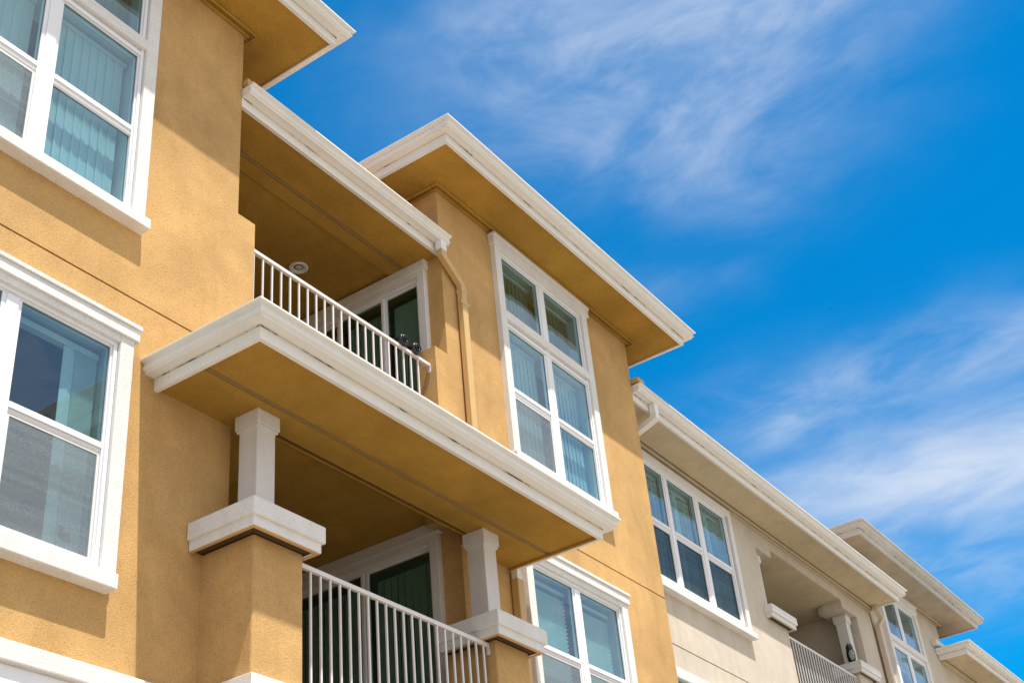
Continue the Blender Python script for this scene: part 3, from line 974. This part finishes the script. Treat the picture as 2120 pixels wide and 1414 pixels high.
# ================================================================== CREAM BUILDING
C_ = thing('apartment_building', (27, 10, -2), 'cream stucco apartment building beyond the orange one with recessed balcony and upper tower', 'building')
YC = 8.75
TC = TF(YC)
w = MB()
H1 = (17.70, 21.09, 8.27, 10.44)
H2 = (22.37, 27.41, 3.7, 10.256)
H3 = (23.08, 26.62, 10.2559, 10.43)
H4 = (29.35, 31.60, 8.17, 11.46)
H5 = (17.7, 21.09, 4.6, 6.64)
H6 = (35.3, 39.5, 3.7, 10.25)
holes = [H1, H2, H3, H4, H5, H6]
us, zs = rects(holes)
PL = (22.37, 23.16, -2, 8.9)
PR = (26.62, 27.41, -2, 8.9)
us += [16.57, 45.0, 23.16, 26.62, 33.62, 24, 26]; zs += [-2, 10.75, 12.2, ZJ - .04, ZJ - .06, 8.9, 7.3]
ZC = 7.24
zs = [z for z in zs if abs(z - ZC) > .03] + [ZC - .010, ZC + .010]
def dep(u, z):
    if z > 10.75 and not (28.36 < u < 33.62): return None
    if inside(PL, u, z) or inside(PR, u, z): return 0.0
    for h in holes:
        if inside(h, u, z): return None
    if abs(z - ZC) < .010: return .02
    return 0.0
us += [28.36]
wallgrid(w, us, zs, dep, TC, .45)
wallgrid(w, [8.75, 16], [10.0, 12.2], lambda u, z: 0, TSR(33.62))
wallgrid(w, [8.75, 16], [10.0, 12.2], lambda u, z: 0, TSL(28.36))
w.build('wall', 'cream', C_)
w = MB(); w.box(16.6, 22.36, YC + .012, YC + .0195, ZC - .0095, ZC + .0095); w.box(27.42, 45, YC + .012, YC + .0195, ZC - .0095, ZC + .0095)
w.build('control_joint', 'joint', C_)
# recess of the cream balcony
w = MB()
w.box(21.9, 22.36, 9.2, 14.6, 3.7, 10.9); w.box(27.42, 27.9, 9.2, 14.6, 3.7, 10.9); w.box(21.9, 27.9, 14.6, 14.8, 3.7, 10.9)
w.build('recess_wall', 'cream', C_)
w = MB()
w.box(34.9, 35.29, 9.2, 12.6, 3.7, 10.9); w.box(34.9, 41, 12.6, 12.8, 3.7, 10.9)
w.build('recess_wall', 'cream', C_)
w = MB(); w.box(22.361, 27.419, 9.301, 14.6, 10.424, 10.56); w.box(23.085, 26.615, 8.79, 9.3005, 10.424, 10.56); w.build('balcony_ceiling', 'cream_soffit', C_)
w = MB(); w.box(35.29, 41, 9.2, 12.6, 10.435, 10.56); w.build('balcony_ceiling', 'cream_soffit', C_)
w = MB(); w.box(22.361, 27.419, 9.0, 14.6, 7.2, 7.3); w.build('balcony_floor', 'deck', C_)
w = MB()
w.box(26.65, 27.4, 9.201, 9.30, 10.256, 10.43)
w.build('corbel', 'cream', C_)
w = MB(); w.box(22.38, 23.08, 9.201, 9.30, 10.256, 10.43); w.build('corbel', 'cream', C_)
w = MB()
for z in (3.55, 7.2, 11.75):
    w.box(16.7, 21.8, 9.21, 15.9, z - .06, z); w.box(28, 34.8, 9.21, 15.9, z - .06, z)
w.box(16.7, 21.8, 12.2, 12.3, -1.9, 11.7); w.box(28, 34.8, 12.2, 12.3, -1.9, 11.7); w.box(16.6, 45, 16, 16.2, -2, 10.7)
w.build('interior', 'room', C_)
# piers with caps
pillar(C_, 22.40, 23.15, 8.752, 9.19, 7.5, 8.86, 'cream', 22.19, 23.30, 8.585, 9.25, 8.80, 9.03, 'pipe_cream')
pillar(C_, 26.63, 27.40, 8.722, 9.19, 7.5, 8.86, 'cream', 26.49, 27.62, 8.585, 9.25, 8.80, 9.03, 'pipe_cream')
column(C_, 22.66, 9.01, 9.025, 10.255)
column(C_, 27.16, 9.01, 9.025, 10.255)
# eave of the middle part
rf = eave(C_, 'r', 16.60, 28.40, 8.02, 15.5, 10.94, False, True, 'cream_soffit', ylback=8.74, label='long low eave over the middle part')
w = MB(); w.box(16.60, 28.36, 8.067, 8.75, 10.705, 10.80); w.build('soffit', 'cream_soffit', rf)
w = MB(); w.box(16.60, 28.36, 8.655, 8.747, 10.635, 10.7045); w.build('wall_moulding', 'cream_soffit', rf, bevel=.01)
w = MB()
for yy in (8.634, 8.66): w.box(16.60, 28.30, yy, yy + .010, 10.6985, 10.7045)
w.box(16.6, 28.30, 8.664, 8.674, 10.630, 10.6345)
w.build('vent_slot', 'cdark', rf)
w = MB(); w.box(16.59, 16.80, 7.87, 8.12, 10.965, 11.05); w.build('roof_tile', 'bead', rf, bevel=.01)
# outlets and downspouts
d1 = MB()
d1.box(17.11, 17.24, 7.905, 8.015, 10.60, 10.80); d1.build('gutter_outlet', 'gutter', rf, bevel=.008)
d1 = MB()
d1.loft([[(17.11, 7.905, 10.60), (17.24, 7.905, 10.60), (17.24, 8.0151, 10.60), (17.11, 8.0151, 10.60)],
         [(17.11, 7.905, 10.53), (17.24, 7.905, 10.53), (17.24, 8.04, 10.57), (17.11, 8.04, 10.57)],
         [(17.11, 8.62, 10.28), (17.24, 8.62, 10.28), (17.24, 8.70, 10.37), (17.11, 8.70, 10.37)],
         [(17.11, 8.63, 10.18), (17.24, 8.63, 10.18), (17.24, 8.735, 10.18), (17.11, 8.735, 10.18)],
         [(17.11, 8.63, -2), (17.24, 8.63, -2), (17.24, 8.735, -2), (17.11, 8.735, -2)]], True, True)
d1.build('downspout', 'gutter', C_, bevel=.008)
d1 = MB()
d1.loft([[(28.20, 8.50, 10.70), (28.33, 8.50, 10.70), (28.33, 8.60, 10.70), (28.20, 8.60, 10.70)],
         [(28.20, 8.50, 10.58), (28.33, 8.50, 10.58), (28.33, 8.60, 10.60), (28.20, 8.60, 10.60)],
         [(28.42, 8.48, 10.44), (28.58, 8.48, 10.46), (28.58, 8.60, 10.46), (28.42, 8.60, 10.44)],
         [(28.41, 8.60, 10.30), (28.56, 8.60, 10.30), (28.56, 8.72, 10.30), (28.41, 8.72, 10.30)],
         [(28.41, 8.60, -2), (28.56, 8.60, -2), (28.56, 8.72, -2), (28.41, 8.72, -2)]], True, True)
d1.build('downspout', 'pipe_cream', C_, bevel=.008)
d1 = MB(); d1.box(28.355, 28.375, 8.735, 8.7495, -2, 10.62); d1.build('control_joint', 'joint', C_)
# upper tower roof
rf = eave(C_, 'r', 26.63, 34.68, 7.975, 16.6, 12.0, True, True, 'cream_soffit', label='raised tower roof with dirty gutter', gm='gutter_old')
w = MB(); w.box(26.68, 34.63, 8.02, 16.6, 11.765, 11.84); w.build('soffit', 'soffit_old', rf)
vent_rim(rf, 28.36, 33.62, YC, 16, 11.7645, mat='cream_soffit')
# third eave
rf = eave(C_, 'r', 33.05, 52, 8.02, 16, 10.94, True, False, 'cream_soffit', ylback=8.74, label='low eave at the far end')
w = MB(); w.box(33.10, 52, 8.067, 8.75, 10.705, 10.80); w.build('soffit', 'cream_soffit', rf)
w = MB(); w.box(33.15, 52, 8.655, 8.747, 10.635, 10.7045); w.build('wall_moulding', 'cream_soffit', rf, bevel=.01)
w = MB(); w.box(33.15, 52, 8.634, 8.644, 10.6985, 10.7045); w.build('vent_slot', 'cdark', rf)
w = MB(); w.box(32.73, 33.66, 8.60, 8.745, 10.99, 11.13); w.build('roof_tile', 'rail', rf, bevel=.01)
# windows
dh_window(C_, TC, 19.4, 0, 0, (8.36, 9.29, 9.395, 10.385), blinds='s', screens=((0, 'lo'), (1, 'lo'), (2, 'lo')),
          pane_us=[(17.72, 18.685), (18.87, 19.83), (20.04, 20.995)], cap=False, ho=(17.50, 21.28, 17.62, 21.13), trim_top=10.60, sillz=(8.095, 8.205), sill_h=(17.44, 21.31),
          lining_d=.44, label='three part window with white shutters inside')
dh_window(C_, TC, 30.48, 1.055, .11, (8.30, 9.125, 9.242, 10.13), (10.46, 11.375), blinds=None, capz=(11.50, 11.69), sillz=(8.035, 8.155), transz=(10.27, 10.41), ho=1.29, hi=1.13, sill_h=1.31,
          lining_d=.44, label='tall window of the cream tower reflecting the eave')
w = MB(); w.box(17.3, 21.4, YC - .10, YC, 6.62, 6.80); w.build('head_moulding', 'trim', C_, bevel=.02)
w = MB(); w.box(17.6, 21.2, YC - .03, YC + .05, 4.6, 6.63); w.build('window', 'glass', C_)
n = 25
xs = [23.30 + .135 * k for k in range(n) if 23.30 + .135 * k < 26.58]
railing('balcony_railing', 23.16, 26.62, 8.82, 8.75, 7.35, xs, 'white metal railing of the cream balcony beside the owl')

# owl statue -------------------------------------------------------------------
ow = thing('owl_statue', (26.62, 8.86, 9.03), 'dark owl figure with pale speckled chest standing on the cream pillar cap', 'statue')
ox, oy, oz = 26.60, 8.80, 9.03
def ell(cx, cy, z, rx, ry, n=20): return [(cx + rx * math.cos(2 * math.pi * k / n), cy + ry * math.sin(2 * math.pi * k / n), z) for k in range(n)]
w = MB()
w.loft([ell(ox, oy, oz, .055, .05), ell(ox, oy, oz + .02, .075, .07), ell(ox, oy, oz + .09, .098, .085), ell(ox, oy, oz + .17, .105, .09), ell(ox, oy, oz + .25, .098, .083),
        ell(ox, oy, oz + .29, .083, .072), ell(ox, oy, oz + .32, .085, .075), ell(ox, oy, oz + .36, .082, .072), ell(ox, oy, oz + .395, .055, .05), ell(ox, oy, oz + .405, .015, .015)], True, True)
w.build('body', 'black', ow, smooth=True)
def face_dir(a, r, z, k=1.0):
    return (ox + r * math.sin(a), oy - r * .88 * math.cos(a), z)
mt, t, b = newmat('owl_chest')
p = geo(t); v = tramp(t, tnoise(t, 60, 3, .7, p), .42, .6, 0, 1)
mx = t.nodes.new('ShaderNodeMixRGB'); mx.inputs[1].default_value = (.05, .07, .06, 1); mx.inputs[2].default_value = (.42, .46, .33, 1)
t.links.new(v, mx.inputs[0]); t.links.new(mx.outputs[0], b.inputs['Base Color'])
M['chest'] = mt
A0 = -1.0
w = MB(); rings = []
for j in range(9):
    z = oz + .045 + .215 * j / 8
    fr = math.sin(math.pi * (j + .6) / 9.2)
    hw = .25 + .38 * fr
    r = .093 + .020 * math.sin(math.pi * j / 8)
    rings.append([face_dir(A0 + q * hw, r, z) for q in (-1, -.6, -.2, .2, .6, 1)])
w.loft(rings, False); w.build('chest', 'chest', ow, smooth=True)
for s in (-1, 1):
    w = MB(); c = face_dir(A0 + s * .38, .078, oz + .345)
    sph(w, c, .017, 10)
    w.build('eye', 'gasket', ow, smooth=True)
    w = MB(); c = face_dir(A0 + s * .55, .06, oz + .37)
    w.loft([ell(c[0], c[1], c[2], .026, .02, 8), ell(c[0], c[1], c[2] + .03, .016, .012, 8), ell(c[0] + s * .004, c[1], c[2] + .055, .003, .003, 8)], True, True)
    w.build('ear_tuft', 'black', ow, smooth=True)
w = MB(); c = face_dir(A0, .085, oz + .325); c2_ = face_dir(A0, .098, oz + .30)
w.loft([ell(c[0], c[1], c[2] + .01, .012, .012, 8), ell(c2_[0], c2_[1], c2_[2], .003, .003, 8)], True, True); w.build('beak', 'gasket', ow)
w = MB(); w.loft([ell(ox, oy, oz - .001, .078, .07), ell(ox, oy, oz + .022, .074, .066)], True, True); w.build('base', 'black', ow)

# bird ---------------------------------------------------------------------------
bx, by, bz = 217.8, 60, 141.9
bd = thing('bird', (bx, by, bz), 'tiny dark bird flying alone in the blue sky right of the roofs', 'bird')
w = MB()
w.loft([ell(bx - .5, by, bz, .02, .02, 8)] + [[(bx + (t_ - .5), by + .12 * math.sin(math.pi * t_) * math.cos(a * .785), bz + .12 * math.sin(math.pi * t_) * math.sin(a * .785)) for a in range(8)] for t_ in (.15, .35, .6, .85)] +
       [ell(bx + .52, by, bz, .02, .02, 8)], True, True)
w.build('body', 'black', bd, smooth=True).scale = (1, 1, 1)
for s in (-1, 1):
    w = MB(); w.loft([[(bx - .15, by, bz + .05), (bx + .2, by, bz + .05), (bx + .2, by, bz + .02), (bx - .15, by, bz + .02)],
            [(bx - .1, by + s * .45, bz + .28), (bx + .15, by + s * .45, bz + .28), (bx + .15, by + s * .45, bz + .25), (bx - .1, by + s * .45, bz + .25)],
            [(bx - .22, by + s * .95, bz + .12), (bx - .15, by + s * .95, bz + .12), (bx - .15, by + s * .95, bz + .10), (bx - .22, by + s * .95, bz + .10)]], True, True)
    w.build('wing', 'black', bd)
bd.scale = (.55, .55, .55)
